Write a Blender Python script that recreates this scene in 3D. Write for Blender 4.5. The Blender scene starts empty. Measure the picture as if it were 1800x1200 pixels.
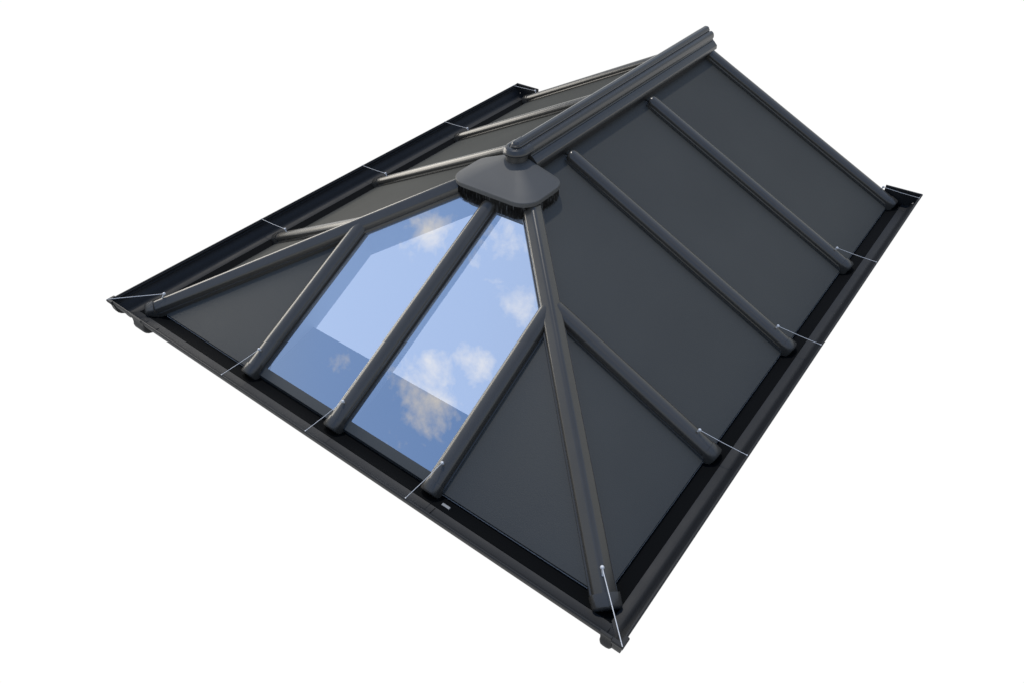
import bpy, bmesh, math, random
from mathutils import Vector, Matrix, Euler
random.seed(7)
S = bpy.context.scene
COL = S.collection

# ---------------------------------------------------------------- camera
cam_d = bpy.data.cameras.new('camera'); cam = bpy.data.objects.new('camera', cam_d); COL.objects.link(cam)
cam.location = (2.58727, -1.42029, 2.95781)
cam.rotation_euler = Euler((0.857948, 0.0204907, 0.653209), 'XYZ')
cam_d.sensor_width = 36; cam_d.lens = 1283.307/1800*36
cam_d.clip_start = .05; cam_d.clip_end = 500
S.camera = cam

# ---------------------------------------------------------------- world: white studio below, clouded sky above
w = bpy.data.worlds.new('World'); S.world = w; w.use_nodes = True
nt = w.node_tree; N = nt.nodes; L = nt.links; N.clear()
def nn(t, **k):
    n = N.new(t)
    for a, b in k.items(): setattr(n, a, b)
    return n
out = nn('ShaderNodeOutputWorld'); bg = nn('ShaderNodeBackground'); L.new(bg.outputs[0], out.inputs[0])
tc = nn('ShaderNodeTexCoord'); sep = nn('ShaderNodeSeparateXYZ'); L.new(tc.outputs['Generated'], sep.inputs[0])
sky = nn('ShaderNodeValToRGB'); e = sky.color_ramp.elements
e[0].position = 0.0; e[0].color = (.80, .78, .70, 1)
e[1].position = 1.0; e[1].color = (.14, .26, .52, 1)
for p, c in ((.16, (.66, .68, .66, 1)), (.36, (.62, .69, .78, 1)), (.58, (.42, .55, .80, 1)), (.72, (.31, .47, .82, 1)), (.84, (.25, .41, .76, 1))):
    x = e.new(p); x.color = c
L.new(sep.outputs['Z'], sky.inputs[0])
# clouds on a flat layer overhead: direction / height
zz = nn('ShaderNodeMath', operation='MAXIMUM'); zz.inputs[1].default_value = .08; L.new(sep.outputs['Z'], zz.inputs[0])
div = nn('ShaderNodeVectorMath', operation='DIVIDE'); cmb = nn('ShaderNodeCombineXYZ')
for i in range(3): L.new(zz.outputs[0], cmb.inputs[i])
L.new(tc.outputs['Generated'], div.inputs[0]); L.new(cmb.outputs[0], div.inputs[1])
CL_OFF = (3.1, 1.7, 0.0)
add = nn('ShaderNodeVectorMath', operation='ADD'); add.inputs[1].default_value = CL_OFF; L.new(div.outputs[0], add.inputs[0])
def mth(op, a, b=None, clamp=False):
    n = nn('ShaderNodeMath', operation=op); n.use_clamp = clamp
    for i_, v_ in enumerate((a, b)):
        if v_ is None: continue
        if isinstance(v_, (int, float)): n.inputs[i_].default_value = v_
        else: L.new(v_, n.inputs[i_])
    return n.outputs[0]
flat = nn('ShaderNodeVectorMath', operation='MULTIPLY'); flat.inputs[1].default_value = (1, 1, 0); L.new(div.outputs[0], flat.inputs[0])
nz = nn('ShaderNodeTexNoise'); nz.inputs['Scale'].default_value = 21; nz.inputs['Detail'].default_value = 10; nz.inputs['Roughness'].default_value = .62
nz.inputs['Distortion'].default_value = .2; L.new(flat.outputs[0], nz.inputs['Vector'])
acc = 0.0
# cumulus puffs floating in the overhead layer: (east, north, size, weight)
for u_, v_, r_, w_ in ((-.645, -.340, .072, 1.0), (-.580, -.240, .040, 1.0), (-.610, -.236, .030, .9), (-.655, -.285, .050, .9), (-.71, -.315, .055, .62), (-.868, -.345, .045, .50),
                       (-.765, -.065, .060, 1.0), (-.79, -.11, .03, .5), (-.615, -.045, .08, .52), (-.560, -.115, .07, .46), (-.685, -.41, .04, .5),
                       (-.3, .35, .25, .9), (.5, .1, .35, .8), (.9, -.7, .4, .9), (-1.5, .8, .5, .9), (.2, 1.1, .4, .8)):
    dn = nn('ShaderNodeVectorMath', operation='DISTANCE'); dn.inputs[1].default_value = (u_, v_, 0); L.new(flat.outputs[0], dn.inputs[0])
    k_ = mth('SUBTRACT', 1.0, mth('DIVIDE', dn.outputs['Value'], r_), True)
    acc = mth('MAXIMUM', mth('MULTIPLY', mth('POWER', k_, .6), w_), acc)
dens = mth('ADD', mth('MULTIPLY', acc, .42), mth('SUBTRACT', nz.outputs['Fac'], .5))
dens = mth('MULTIPLY', dens, mth('GREATER_THAN', acc, .001))
cr = nn('ShaderNodeValToRGB'); cr.color_ramp.elements[0].position = .13; cr.color_ramp.elements[1].position = .52
L.new(dens, cr.inputs[0])
mixc = nn('ShaderNodeMixRGB'); mixc.inputs[2].default_value = (.98, .90, .82, 1)
L.new(cr.outputs[0], mixc.inputs[0]); L.new(sky.outputs[0], mixc.inputs[1])
gt = nn('ShaderNodeMath', operation='GREATER_THAN'); gt.inputs[1].default_value = 0.0; L.new(sep.outputs['Z'], gt.inputs[0])
mixw = nn('ShaderNodeMixRGB'); mixw.inputs[1].default_value = (1.02, 1.02, 1.02, 1)
L.new(gt.outputs[0], mixw.inputs[0]); L.new(mixc.outputs[0], mixw.inputs[2]); L.new(mixw.outputs[0], bg.inputs[0])
bg.inputs[1].default_value = 1.0

# ---------------------------------------------------------------- sun from behind the left slope
sd = bpy.data.lights.new('sun', 'SUN'); sd.energy = 1.7; sd.angle = math.radians(3.0); sd.color = (1, .95, .87)
so = bpy.data.objects.new('sun', sd); COL.objects.link(so)
so.rotation_euler = Vector((-.42, .38, 1.0)).to_track_quat('Z', 'Y').to_euler()

# warm area light added unseen behind left slope, for cream sheen on left bars
ad = bpy.data.lights.new('added_sheen_light', 'AREA'); ad.shape = 'RECTANGLE'; ad.size = 8.5; ad.size_y = 3.0; ad.energy = 450; ad.color = (1, .93, .82)
ao = bpy.data.objects.new('added_sheen_light', ad); COL.objects.link(ao); ao.location = (-8.2, 2.2, 2.4)
ao.rotation_euler = (Vector(ao.location)-Vector((-.9, 2.4, .6))).to_track_quat('Z', 'Y').to_euler()

S.view_settings.view_transform = 'Standard'; S.view_settings.look = 'None'
S.view_settings.exposure = 0; S.view_settings.gamma = 1; S.view_settings.use_curve_mapping = False

# ---------------------------------------------------------------- materials
def mat(name, col, rough=.5, spec=.5, metal=0.0, bump=0.0, bscale=300, var=0.0, vscale=3.0, coat=0.0):
    m = bpy.data.materials.new(name); m.use_nodes = True; t = m.node_tree; b = t.nodes['Principled BSDF']
    b.inputs['Roughness'].default_value = rough; b.inputs['Metallic'].default_value = metal
    b.inputs['Specular IOR Level'].default_value = spec; b.inputs['Coat Weight'].default_value = coat
    b.inputs['Coat Roughness'].default_value = .12
    tcn = t.nodes.new('ShaderNodeTexCoord')
    if var > 0:
        n = t.nodes.new('ShaderNodeTexNoise'); n.inputs['Scale'].default_value = vscale; n.inputs['Detail'].default_value = 6
        t.links.new(tcn.outputs['Object'], n.inputs['Vector'])
        mx = t.nodes.new('ShaderNodeMixRGB')
        mx.inputs[1].default_value = (*[c*(1-var) for c in col], 1); mx.inputs[2].default_value = (*[c*(1+var) for c in col], 1)
        t.links.new(n.outputs['Fac'], mx.inputs[0]); t.links.new(mx.outputs[0], b.inputs['Base Color'])
        mr = t.nodes.new('ShaderNodeMapRange'); mr.inputs['To Min'].default_value = rough*.85; mr.inputs['To Max'].default_value = min(1, rough*1.18)
        t.links.new(n.outputs['Fac'], mr.inputs['Value']); t.links.new(mr.outputs[0], b.inputs['Roughness'])
    else: b.inputs['Base Color'].default_value = (*col, 1)
    if bump > 0:
        n2 = t.nodes.new('ShaderNodeTexNoise'); n2.inputs['Scale'].default_value = bscale; n2.inputs['Detail'].default_value = 3
        t.links.new(tcn.outputs['Object'], n2.inputs['Vector'])
        bp = t.nodes.new('ShaderNodeBump'); bp.inputs['Strength'].default_value = bump; bp.inputs['Distance'].default_value = .002
        t.links.new(n2.outputs['Fac'], bp.inputs['Height']); t.links.new(bp.outputs[0], b.inputs['Normal'])
    return m
M_panel = mat('grey_panel_skin', (.047, .0475, .0425), .46, .42, bump=.35, bscale=160, var=.26, vscale=.9)
def matte(m, k=.045, r=.42):
    t = m.node_tree; b = t.nodes['Principled BSDF']; o = t.nodes['Material Output']
    df = t.nodes.new('ShaderNodeBsdfDiffuse'); gl = t.nodes.new('ShaderNodeBsdfGlossy'); gl.inputs['Roughness'].default_value = r; mx = t.nodes.new('ShaderNodeMixShader'); mx.inputs[0].default_value = k
    for inp, dst in (('Base Color', df.inputs['Color']), ('Normal', df.inputs['Normal']), ('Normal', gl.inputs['Normal'])):
        if b.inputs[inp].links: t.links.new(b.inputs[inp].links[0].from_socket, dst)
    t.links.new(df.outputs[0], mx.inputs[1]); t.links.new(gl.outputs[0], mx.inputs[2]); t.links.new(mx.outputs[0], o.inputs[0])
matte(M_panel)
M_edge  = mat('panel_core', (.45, .46, .46), .8, .2)
M_bar   = mat('powder_coated_bar', (.052, .049, .043), .23, .55, var=.08, vscale=5)
M_ridge = mat('ridge_coating', (.036, .037, .037), .22, .5, var=.10, vscale=5)
M_cowl  = mat('cowl_plastic', (.068, .069, .068), .58, .4, var=.04, vscale=4)
M_gut   = mat('gutter_plastic', (.014, .015, .0165), .55, .28, var=.12, vscale=6)
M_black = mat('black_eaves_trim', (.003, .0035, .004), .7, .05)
M_brush = mat('black_bristle', (.0035, .0035, .004), .30, .45, var=.9, vscale=60)
def painted_glints(m):  # bristle highlights painted into the base colour as pale noise streaks
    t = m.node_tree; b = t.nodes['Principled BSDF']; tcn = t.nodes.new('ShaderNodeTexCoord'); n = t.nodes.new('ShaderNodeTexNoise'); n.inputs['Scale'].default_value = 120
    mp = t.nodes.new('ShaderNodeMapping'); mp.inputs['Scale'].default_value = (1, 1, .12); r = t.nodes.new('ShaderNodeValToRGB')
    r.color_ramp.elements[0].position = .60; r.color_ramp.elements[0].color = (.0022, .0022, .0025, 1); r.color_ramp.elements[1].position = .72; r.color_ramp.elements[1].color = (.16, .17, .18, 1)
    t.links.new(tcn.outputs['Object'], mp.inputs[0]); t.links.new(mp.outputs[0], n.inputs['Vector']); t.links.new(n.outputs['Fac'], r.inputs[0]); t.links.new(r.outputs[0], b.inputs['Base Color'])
painted_glints(M_brush)
M_rod   = mat('steel_rod', (.62, .63, .64), .42, .5)
M_line  = mat('interior_lining', (.36, .39, .42), .7, .2)
M_pelm  = mat('pelmet_top', (.05, .055, .065), .7, .2)
M_sill  = mat('sill_trim', (.05, .055, .055), .5, .4, var=.06)
M_label = mat('label_strip', (.22, .23, .23), .5, .4)
def glassmat():
    m = bpy.data.materials.new('solar_glass'); m.use_nodes = True; t = m.node_tree; t.nodes.clear()
    o = t.nodes.new('ShaderNodeOutputMaterial'); mx = t.nodes.new('ShaderNodeMixShader')
    tr = t.nodes.new('ShaderNodeBsdfTransparent'); tr.inputs[0].default_value = (.62, .71, .88, 1)
    gl = t.nodes.new('ShaderNodeBsdfGlossy'); gl.inputs['Roughness'].default_value = .0; gl.inputs['Color'].default_value = (.92, .96, 1, 1)
    fr = t.nodes.new('ShaderNodeFresnel'); fr.inputs[0].default_value = 1.5
    ma = t.nodes.new('ShaderNodeMath'); ma.operation = 'ADD'; ma.inputs[1].default_value = .55; ma.use_clamp = True
    t.links.new(fr.outputs[0], ma.inputs[0]); t.links.new(ma.outputs[0], mx.inputs[0])
    t.links.new(tr.outputs[0], mx.inputs[1]); t.links.new(gl.outputs[0], mx.inputs[2]); t.links.new(mx.outputs[0], o.inputs[0])
    return m
M_glass = glassmat()

# ---------------------------------------------------------------- helpers
def link(name, verts, faces, material, parent, sharp=35, mats=None, fmat=None):
    me = bpy.data.meshes.new(name); me.from_pydata([tuple(v) for v in verts], [], faces)
    bm = bmesh.new(); bm.from_mesh(me); bmesh.ops.recalc_face_normals(bm, faces=bm.faces); bm.to_mesh(me); bm.free()
    for m in (mats or [material]): me.materials.append(m)
    if fmat:
        for i, p in enumerate(me.polygons): p.material_index = fmat[i]
    for p in me.polygons: p.use_smooth = sharp > 0
    if sharp > 0: me.set_sharp_from_angle(angle=math.radians(sharp))
    o = bpy.data.objects.new(name, me); COL.objects.link(o); o.parent = parent
    return o
class MB:
    def __init__(s): s.v = []; s.f = []
    def add(s, v, f):
        k = len(s.v); s.v += [Vector(p) for p in v]; s.f += [tuple(i+k for i in q) for q in f]
    def rings(s, rings, closed=True, cap=True):
        n = len(rings[0]); v = [p for r in rings for p in r]; f = []
        for i in range(len(rings)-1):
            for j in range(n if closed else n-1):
                a = i*n+j; b = i*n+(j+1) % n
                f.append((a, b, b+n, a+n))
        if cap: f.append(tuple(range(n))[::-1]); f.append(tuple(range((len(rings)-1)*n, len(rings)*n)))
        s.add(v, f)
    def tube(s, a, b, r, n=8):
        a = Vector(a); b = Vector(b); d = (b-a).normalized(); u = d.orthogonal().normalized(); w_ = d.cross(u)
        s.rings([[p+u*r*math.cos(t)+w_*r*math.sin(t) for t in [2*math.pi*i/n for i in range(n)]] for p in (a, b)])
    def box(s, x0, x1, y0, y1, z0, z1):
        s.add([(x, y, z) for x in (x0, x1) for y in (y0, y1) for z in (z0, z1)],
              [(0, 1, 3, 2), (4, 6, 7, 5), (0, 4, 5, 1), (2, 3, 7, 6), (0, 2, 6, 4), (1, 5, 7, 3)])
    def ball(s, c, r, n=10):
        c = Vector(c); R = []
        for i in range(1, n//2+1):
            ph = math.pi*i/(n//2+1)
            R.append([c+Vector((r*math.sin(ph)*math.cos(2*math.pi*j/n), r*math.sin(ph)*math.sin(2*math.pi*j/n), r*math.cos(ph))) for j in range(n)])
        s.rings(R)
    def build(s, name, m, parent, sharp=35): return link(name, s.v, s.f, m, parent, sharp)

W, D = 2.0, 4.56
K = .49
def ztop(v): return -.085 + K*(v-.17)          # height of the glazing bar tops, v = distance in from the gutter rim
T = .05
def zp(v): return ztop(v)-T                    # upper face of panels and glass
YS = [1.2618+1.077*k for k in range(4)]; YS[3] = 4.493
A = .755
RIDGE_Y = 1.95

root = bpy.data.objects.new('roof_lantern', None); COL.objects.link(root)
root['label'] = 'dark grey hipped roof lantern with two glazed panes, seen alone against white'
root['category'] = 'roof lantern'

# a slope: point on slope 'front','left','right' from (along, v)
def sp(side, a, v, h=0.0, lat=0.0):
    """a: coordinate along the eaves, v: distance from rim, h: height above the panel skin (normal), lat: sideways"""
    n = 1/math.sqrt(1+K*K); vz = Vector((0, 0, zp(v)))
    if side == 'front': return Vector((a+lat, v-K*n*h, zp(v)+n*h))
    if side == 'right': return Vector((W-v+K*n*h, a+lat, zp(v)+n*h))
    return Vector((-W+v-K*n*h, a-lat, zp(v)+n*h))
def xy2v(side, x, y): return y if side == 'front' else (W-x if side == 'right' else W+x)

# ---------------------------------------------------------------- solid panels (insulated, 0.17 thick)
def panel(side, poly, th=.165, name='solid_panel'):
    top = [Vector((x, y, zp(xy2v(side, x, y)))) for x, y in poly]
    b = [p.copy() for p in top]
    low = [p-Vector((0, 0, th)) for p in top]; lip = [p-Vector((0, 0, .012)) for p in top]
    n = len(poly); v = b+lip+low; f = [tuple(range(n)), tuple(range(2*n, 3*n))[::-1]]; fm = [0, 1]
    for i in range(n):
        j = (i+1) % n
        f += [(i, j, n+j, n+i), (n+i, n+j, 2*n+j, 2*n+i)]; fm += [0, 1]
    return link(name, v, f, None, root, 0, [M_panel, M_edge], fm)
g = .012; vb = .2
panel('front', [(-W+vb+.0, vb), (-A-g, vb), (-A-g, 2-A-g-.02)])
panel('front', [(W-vb, vb), (A+g, 2-A-g-.02), (A+g, vb)])
for side, s in (('right', 1), ('left', -1)):
    X = lambda x: s*x
    panel(side, [(X(W-vb), vb+.03), (X(W-YS[0]+.03), YS[0]-g), (X(W-vb), YS[0]-g)])
    panel(side, [(X(W-vb), YS[0]+g), (X(W-YS[0]-g), YS[0]+g+.02), (X(.03), 2.0), (X(.03), YS[1]-g), (X(W-vb), YS[1]-g)])
    panel(side, [(X(W-vb), YS[1]+g), (X(.03), YS[1]+g), (X(.03), YS[2]-g), (X(W-vb), YS[2]-g)])
    panel(side, [(X(W-vb), YS[2]+g), (X(.03), YS[2]+g), (X(.03), YS[3]-g), (X(W-vb), YS[3]-g)])

# ---------------------------------------------------------------- glass panes and their bottom trims
gv = .25
def pane(poly):
    top = [Vector((x, y, zp(y)+.004)) for x, y in poly]; n = len(poly)
    low = [p-Vector((0, 0, .0)) for p in top]
    o = link('glass_pane', top, [tuple(range(n))], M_glass, root, 0)
    return o
def trim(x0, x1):
    mb = MB(); mb.rings([[Vector((x, y, z)) for y, z in ((vb, zp(vb)-.03), (vb, zp(vb)+.004), (gv, zp(gv)+.008), (gv, zp(gv)-.03))] for x in (x0, x1)])
    return mb.build('sill_trim', M_sill, root)
pane([(-A+.03, gv), (-.03, gv), (-.03, 1.93), (-A+.03, 1.93-A+.06)])
pane([(.03, gv), (A-.03, gv), (A-.03, 1.93-A+.06), (.03, 1.93)])
trim(-A+.02, -.02); trim(.02, A-.02)

# ---------------------------------------------------------------- interior linings seen through the glass
def board(pts_top, pts_low, off, name='interior_lining', m=None):
    v = [Vector(p) for p in pts_top]+[Vector(p) for p in pts_low[::-1]]; n = len(v)
    o = Vector(off); vv = v+[p+o for p in v]
    f = [tuple(range(n)), tuple(range(n, 2*n))[::-1]]+[(i, (i+1) % n, n+(i+1) % n, n+i) for i in range(n)]
    return link(name, vv, f, m or M_line, root, 0)
for s in (1, -1):
    x = s*(A-.032)
    board([(x, .2, zp(.2)-.02), (x, 1.27, zp(1.27)-.02)], [(x, .2, -.175), (x, .66, -.078), (x, .664, zp(.664)-.205), (x, 1.27, zp(1.27)-.205)], (s*.012, 0, 0))
    a0 = Vector((s*(A-.03), 2-A+.03-.03, 0)); a1 = Vector((s*.1, 2-.1-.03, 0))
    board([(a0.x, a0.y, zp(a0.y)-.02), (a1.x, a1.y, zp(a1.y)-.02)], [(a0.x, a0.y, zp(a0.y)-.21), (a1.x, a1.y, zp(a1.y)-.21)], (s*.010, .010, 0))
# apex boss and underside cladding of the middle bar
mb = MB()
mb.rings([[Vector((x, y, zp(y)-d)) for x, d in ((-.034, .012), (.034, .012), (.034, .12), (-.034, .12))] for y in (.2, 1.9)])
mb.build('bar_cladding', M_line, root, 0)
mb = MB(); mb.box(-.22, .22, 1.80, 1.96, .45, .62); mb.build('apex_boss', M_line, root, 0)
mb = MB(); mb.rings([[Vector((x, y, z)) for y, z in ((.205, -.165), (.668, -.066), (.668, -.09), (.205, -.188))] for x in (-A-.3, A+.3)]); mb.build('front_pelmet', M_pelm, root, 0)

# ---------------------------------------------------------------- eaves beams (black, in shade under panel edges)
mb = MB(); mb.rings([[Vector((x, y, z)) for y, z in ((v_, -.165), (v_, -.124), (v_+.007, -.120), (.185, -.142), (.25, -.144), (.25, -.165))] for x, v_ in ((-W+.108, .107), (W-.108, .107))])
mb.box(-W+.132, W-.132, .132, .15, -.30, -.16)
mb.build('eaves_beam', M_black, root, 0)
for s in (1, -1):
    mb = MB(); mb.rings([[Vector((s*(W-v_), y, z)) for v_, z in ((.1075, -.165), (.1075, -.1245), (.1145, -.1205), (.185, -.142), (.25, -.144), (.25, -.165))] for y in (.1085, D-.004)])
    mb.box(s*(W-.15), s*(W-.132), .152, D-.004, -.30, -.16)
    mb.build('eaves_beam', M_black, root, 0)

# ---------------------------------------------------------------- glazing bars
BAR = [(-.060, 0), (-.060, .007), (-.046, .009), (-.042, .018), (-.049, .021), (-.0505, .028), (-.049, .037), (-.0445, .045), (-.036, .0525), (-.025, .0580), (-.012, .0610), (0, .062)]
BAR = BAR+[(-a, h) for a, h in BAR[-2::-1]]
CAP = [(-.055, -.045), (-.054, .038), (-.049, .048), (-.040, .0565), (-.028, .063), (-.013, .066), (0, .067)]
CAP = CAP+[(-a, h) for a, h in CAP[-2::-1]]
def pin_and_rod(mb, side, a):
    dl = {'front': .0, 'right': .012, 'left': -.010}[side]
    p = sp(side, a, .312, .080, dl)
    q = {'front': Vector((a, .002, .004)), 'right': Vector((W-.002, a, .004)), 'left': Vector((-W+.002, a, .004))}[side]
    mb.tube(sp(side, a, .312, .058, dl), p, .005, 6); mb.ball(p, .0095)
    mid = (p+q)/2+Vector((0, 0, -.003)); mb.tube(p, mid, 0.0015, 6); mb.tube(mid, q, 0.0015, 6)
    mb.ball(q, .0042, 8)
def glazing_bar(side, a, v1, nose=True, v0=.205, cut=None):
    rings = [[sp(side, a, v0, h, l) for l, h in BAR]]
    rings.append([sp(side, a, v1-(.03 if nose else 0), h, l) for l, h in BAR])
    if nose:
        for dv, k in ((-.014, .93), (-.004, .78), (0, .62)):
            rings.append([sp(side, a, v1+dv, h*(k**.22 if h > .02 else 1), l*k) for l, h in BAR])
    mb = MB(); mb.rings(rings); o = mb.build('glazing_bar', M_bar, root)
    c = MB(); R = []
    for v, k, hh in ((.222, 1, 0), (.172, 1, 0), (.165, .95, -.002), (.162, .86, -.006)):
        R.append([sp(side, a, v, h*k+hh if h > 0 else h*k, l*k) for l, h in CAP])
    c.rings(R); co = c.build('end_cap', M_bar, o)
    r = MB(); pin_and_rod(r, side, a); r.build('tie_rod', M_rod, o)
    return o
for a, v1, ns in ((-A, 1.235, 0), (0, 1.78, 0), (A, 1.235, 0)): glazing_bar('front', a, v1, ns)
for side in ('right', 'left'):
    for k, y in enumerate(YS): glazing_bar(side, y, 1.235 if k == 0 else (1.96 if k == 3 else 1.875), k in (1, 2))

# ---------------------------------------------------------------- hip bars
HIP = [(-.074, -.028), (-.074, .002), (-.066, .004), (-.065, .030), (-.062, .038), (-.056, .043), (-.022, .0625), (-.016, .067), (-.009, .069), (0, .070)]
HIP = HIP+[(-a, h) for a, h in HIP[-2::-1]]
HC = [(-.080, -.075), (-.080, .036), (-.074, .046), (-.060, .053), (-.012, .073), (0, .077)]
HC = HC+[(-a, h) for a, h in HC[-2::-1]]
for s in (-1, 1):
    d = Vector((-s, 1, K)).normalized(); lat = Vector((s, 1, 0)).normalized(); up = d.cross(lat)
    if up.z < 0: up = -up
    def hp(v, l, h): return Vector((s*(W-v), v, zp(v)))+lat*l*.88+up*h
    mb = MB(); mb.rings([[hp(v, l, h) for l, h in HIP] for v in (.20, 1.775)]); o = mb.build('hip_bar', M_bar, root)
    c = MB(); c.rings([[hp(v, l*k, h*k) for l, h in HC] for v, k in ((.205, 1), (.166, 1), (.160, .95), (.157, .86))])
    c.build('end_cap', M_bar, o)
    e2 = MB(); c0 = hp(.1565, 0, .0)
    e2.rings([[hp(.158-dv, .040*math.cos(t), .005+.030*math.sin(t)) for t in [2*math.pi*i/16 for i in range(16)]] for dv in (0, .004)])
    e2.build('end_plug', M_black, o)
    r = MB(); p = Vector((s*(W-.2532), .2532, .005)); q = Vector((s*(W+.012), -.012, .004))
    r.tube(hp(.2532, 0, .07), p, .005, 6); r.ball(p, .0105); r.tube(p, q, .0023, 6); r.build('tie_rod', M_rod, o)

# ---------------------------------------------------------------- ridge, finial, cowl
RP = [(0, .931), (.012, .930), (.021, .925), (.0265, .917), (.027, .911), (.0315, .909), (.033, .903), (.032, .896), (.037, .893), (.041, .899), (.052, .899), (.064, .893), (.073, .882), (.077, .868), (.078, .852), (.073, .846), (.073, .838), (.078, .832)]
RL = [(.078, .832), (.083, .831), (.090, .826), (.104, .812), (.118, .799), (.120, .792), (.120, .769), (.112, .763)]
def ridge_sec(pts): return [(x, z) for x, z in pts]+[(-x, z) for x, z in pts[::-1] if x > 0]
yE = D+.004; YC = RIDGE_Y-.012
mb = MB(); mb.rings([[Vector((x, y, z)) for x, z in ridge_sec(RP)] for y in (YC+.05, yE)])
o = mb.build('ridge_cap', M_ridge, root, 20)
mb = MB(); mb.rings([[Vector((x, y, z-.001)) for x, z in ridge_sec(RL)] for y in (1.99, yE-.004)])
mb.build('ridge_flange', M_ridge, root, 20)
mb = MB(); mb.box(-.095, .095, 2.02, D-.008, .60, .78); mb.build('ridge_beam', M_gut, root, 0)
# finial: the ridge mouldings turned round the front end
mb = MB(); R = []
fp = [(x*1.09+(.002 if x > 0 else 0), (z+.003 if z > .88 else .883-(.88-z)*.45)) for x, z in RP]
R.append([Vector((x, YC+.07, z)) for x, z in fp])
for i in range(25):
    t = math.pi*i/24; R.append([Vector((x*math.cos(t), YC-x*math.sin(t), z)) for x, z in fp])
R.append([Vector((-x, YC+.07, z)) for x, z in fp])
mb.rings(R, closed=False, cap=False)
mb.rings([[Vector((x*k, YC+max(0, 1-k)*0+.069, z)) for x, z in ridge_sec(fp)] for k in (1, .9)], cap=False)
R = []
fin = mb.build('finial', M_ridge, root, 20)
mb = MB(); R = []
for r_, z in ((.072, .872), (.072, .80), (.073, .765)):
    R.append([Vector((r_*math.cos(t), RIDGE_Y-.012+r_*math.sin(t), z)) for t in [2*math.pi*i/48 for i in range(48)]])
mb.rings(R); mb.build('neck', M_ridge, fin, 30)

CX, CY0, CY1, HX = 0.0, 1.628, 2.045, .320
def rrect(hx, y0, y1, r, n=10):
    pts = []
    for cx, cy, a0 in ((hx-r, y1-r, 0), (-hx+r, y1-r, 90), (-hx+r, y0+r, 180), (hx-r, y0+r, 270)):
        for i in range(n+1):
            t = math.radians(a0+90*i/n); pts.append((cx+r*math.cos(t), cy+r*math.sin(t)))
    return pts
base_pts = rrect(HX, CY0, CY1, .125); NP = len(base_pts)
def ringmix(k, z, grow=0):
    R = []
    for i, (x, y) in enumerate(base_pts):
        dx, dy = x, y-(RIDGE_Y-.012); a_ = math.atan2(dy, dx); rr = .078
        cx, cy = rr*math.cos(a_), RIDGE_Y-.012+rr*math.sin(a_)
        qx, qy = x*(1+grow/HX), (y-1.93)*(1+grow/.29)+1.93
        R.append(Vector((qx*(1-k)+cx*k, qy*(1-k)+cy*k, z)))
    return R
mb = MB()
prof = [(0, .690, -.006), (0, .690, 0), (0, .713, 0), (.012, .7175, 0), (.06, .722, 0)]
for i in range(1, 13):
    k = i/12; prof.append((.06+.94*k, .723+(.816-.723)*k, 0))
mb.rings([ringmix(k, z, g_) for k, z, g_ in prof])
cowl = mb.build('cowl', M_cowl, root, 25)
# brush skirt under the cowl: many thin bristles reaching down to the slopes
def roofz(x, y):
    return min(zp(2-abs(x)), zp(y)) if True else 0
mb = MB(); bp_ = rrect(HX-.008, CY0+.010, CY1-.010, .118, 8)
per = []; 
for i in range(len(bp_)):
    a_, b_ = Vector(bp_[i]), Vector(bp_[(i+1) % len(bp_)]); per.append((a_, b_, (b_-a_).length))
tot = sum(p[2] for p in per)
back = []
for row, inset in ((0, 0), (1, .006), (2, .012)):
    nb = 430
    for i in range(nb):
        d_ = tot*(i+random.random()*.7)/nb
        for a_, b_, l_ in per:
            if d_ <= l_: break
            d_ -= l_
        p = a_+(b_-a_)*(d_/max(l_, 1e-6)); c_ = Vector((0, 1.93)); p = p+(c_-p)*(inset/.3)
        zl = roofz(p.x, p.y)+random.uniform(-.004, .02)
        if zl > .686: continue
        q = p+Vector((random.uniform(-.004, .004), random.uniform(-.004, .004)))
        r_ = .0016
        mb.add([(p.x-r_, p.y, .692), (p.x+r_, p.y, .692), (p.x, p.y-r_*1.4, .692), (q.x-r_*.6, q.y, zl), (q.x+r_*.6, q.y, zl), (q.x, q.y-r_, zl)],
               [(0, 1, 4, 3), (1, 2, 5, 4), (2, 0, 3, 5)])
ins = rrect(HX-.016, CY0+.018, CY1-.018, .112, 8)
mb.rings([[Vector((x, y, .692)) for x, y in ins], [Vector((x, y, min(.691, roofz(x, y)+.001))) for x, y in ins]], cap=False)
mb.build('brush_skirt', M_brush, cowl, 0)

# ---------------------------------------------------------------- gutters
GO = [(.004, 0), (-.002, .0015), (-.006, -.002), (-.007, -.010), (-.004, -.016), (0, -.018), (.001, -.036), (.004, -.052), (.012, -.068), (.024, -.080), (.034, -.092), (.042, -.108), (.054, -.120), (.070, -.126), (.112, -.128), (.116, -.126)]
GI = [(.116, -.122), (.106, -.1215), (.072, -.120), (.058, -.115), (.047, -.104), (.039, -.089), (.029, -.076), (.017, -.064), (.009, -.050), (.007, -.040), (.011, -.037), (.011, -.034), (.0062, -.031), (.006, -.018), (.010, -.014), (.010, -.011), (.0065, -.008)]
GP = GO+GI
def gpt(side, along, v, z):
    if side == 'front': return Vector((along, v, z))
    return Vector((W-v, along, z)) if side == 'right' else Vector((-W+v, along, z))
def gutter(side):
    mb = MB()
    if side == 'front': rr = [[Vector((-W+v, v, z)) for v, z in GP], [Vector((W-v, v, z)) for v, z in GP]]
    else: rr = [[gpt(side, v, v, z) for v, z in GP], [gpt(side, D, v, z) for v, z in GP]]
    mb.rings(rr, cap=(side != 'front'))
    return mb.build('gutter', M_gut, root, 30)
gf, gr, gl_ = gutter('front'), gutter('right'), gutter('left')
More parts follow.
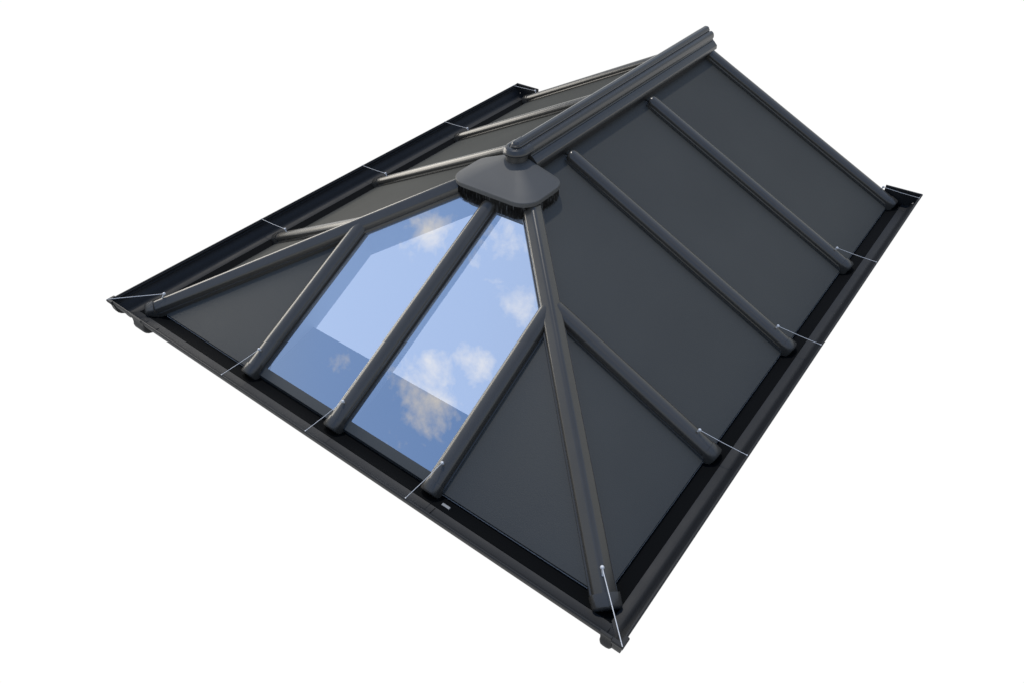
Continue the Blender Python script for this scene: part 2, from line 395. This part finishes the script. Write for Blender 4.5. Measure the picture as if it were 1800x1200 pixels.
# stop ends on the two side gutters
for side, par in (('right', gr), ('left', gl_)):
    prof_ = [(-.004, .003), (-.009, -.004), (-.006, -.02), (0, -.05), (.02, -.07), (.045, -.09), (.03, -.12), (.13, -.14), (.27, -.14), (.27, .0)]
    mb = MB(); mb.rings([[gpt(side, y, v, z) for v, z in prof_] for y in (D-.002, D+.012)]); mb.build('stop_end', M_gut, par, 0)
# union sleeves wrapped round the outside of the gutter
def sleeve(side, a0, a1, par, name='gutter_joint', t=.006, low=.014):
    o_ = [(v-t if v < .1 else v, z-(t if v < .03 else low)) for v, z in GO[2:14]]; o_ = [(.002, .003), (-.007, .003)]+o_
    i_ = [(v+.0004, z+.0004) for v, z in GO[2:14]][::-1]
    mb = MB(); mb.rings([[gpt(side, a, v, z) for v, z in o_+i_] for a in (a0, a1)]); return mb.build(name, M_gut, par, 30)
# thin joint lines inside the front run
def seam(side, a, par):
    i_ = [(v, z) for v, z in GI[1:]][::-1]; mb = MB()
    lo_ = [(v, z-.001) for v, z in i_]; hi_ = [(v+(.0015 if v < .05 else 0), z+.0022) for v, z in i_]
    mb.rings([[gpt(side, q, v, z) for v, z in lo_+hi_[::-1]] for q in (a-.0012, a+.0012)]); mb.build('gutter_seam', M_black, par, 0)
seam('front', .845, gf)
# corner unions: mitred piece at the tip, plus a bulged union bracket wrapped round the run beside it
in_ = [(v+.0006, z+.0006) for v, z in GO[2:13]][::-1]
TIP = [(.003, .004), (-.014, .004), (-.018, -.003), (-.016, -.018), (-.006, -.026), (-.004, -.055), (-.003, -.075), (.002, -.094), (.016, -.110), (.034, -.122), (.06, -.134), (.10, -.136), (.10, -.130)]+in_
BUL = [(.002, .003), (-.0085, .003), (-.0105, -.004), (-.009, -.017), (-.002, -.023), (-.002, -.050), (-.008, -.064), (-.013, -.080), (-.011, -.096), (-.003, -.110), (.012, -.122), (.04, -.132), (.10, -.138), (.10, -.130)]+in_
def bulge(a0, a1, name):
    mb = MB(); R = []
    for a, k in ((a0, .0), (a0+.008, .8), (a0+.02, 1), (a1-.02, 1), (a1-.008, .8), (a1, .0)):
        R.append([Vector((a, v+(0 if v > .05 or z > -.06 else (1-k)*.008), z+(0 if z > -.06 else (1-k)*.008))) for v, z in BUL])
    mb.rings(R); mb.build(name, M_gut, gf, 30)
for s in (1, -1):
    mb = MB(); Lc = .040
    mb.rings([[Vector((s*(W-Lc), v, z)) for v, z in TIP], [Vector((s*(W-v), v, z)) for v, z in TIP], [Vector((s*(W-v), Lc, z)) for v, z in TIP]])
    mb.build('gutter_corner', M_gut, gf, 30)
bulge(W-.100, W-.043, 'union_bracket')
bulge(-1.745, -1.615, 'union_bracket')
# small label plate on the black eaves strip
mb = MB(); mb.box(.855, .905, .142, .156, -.133, -.122); mb.build('label_plate', M_label, root, 0)
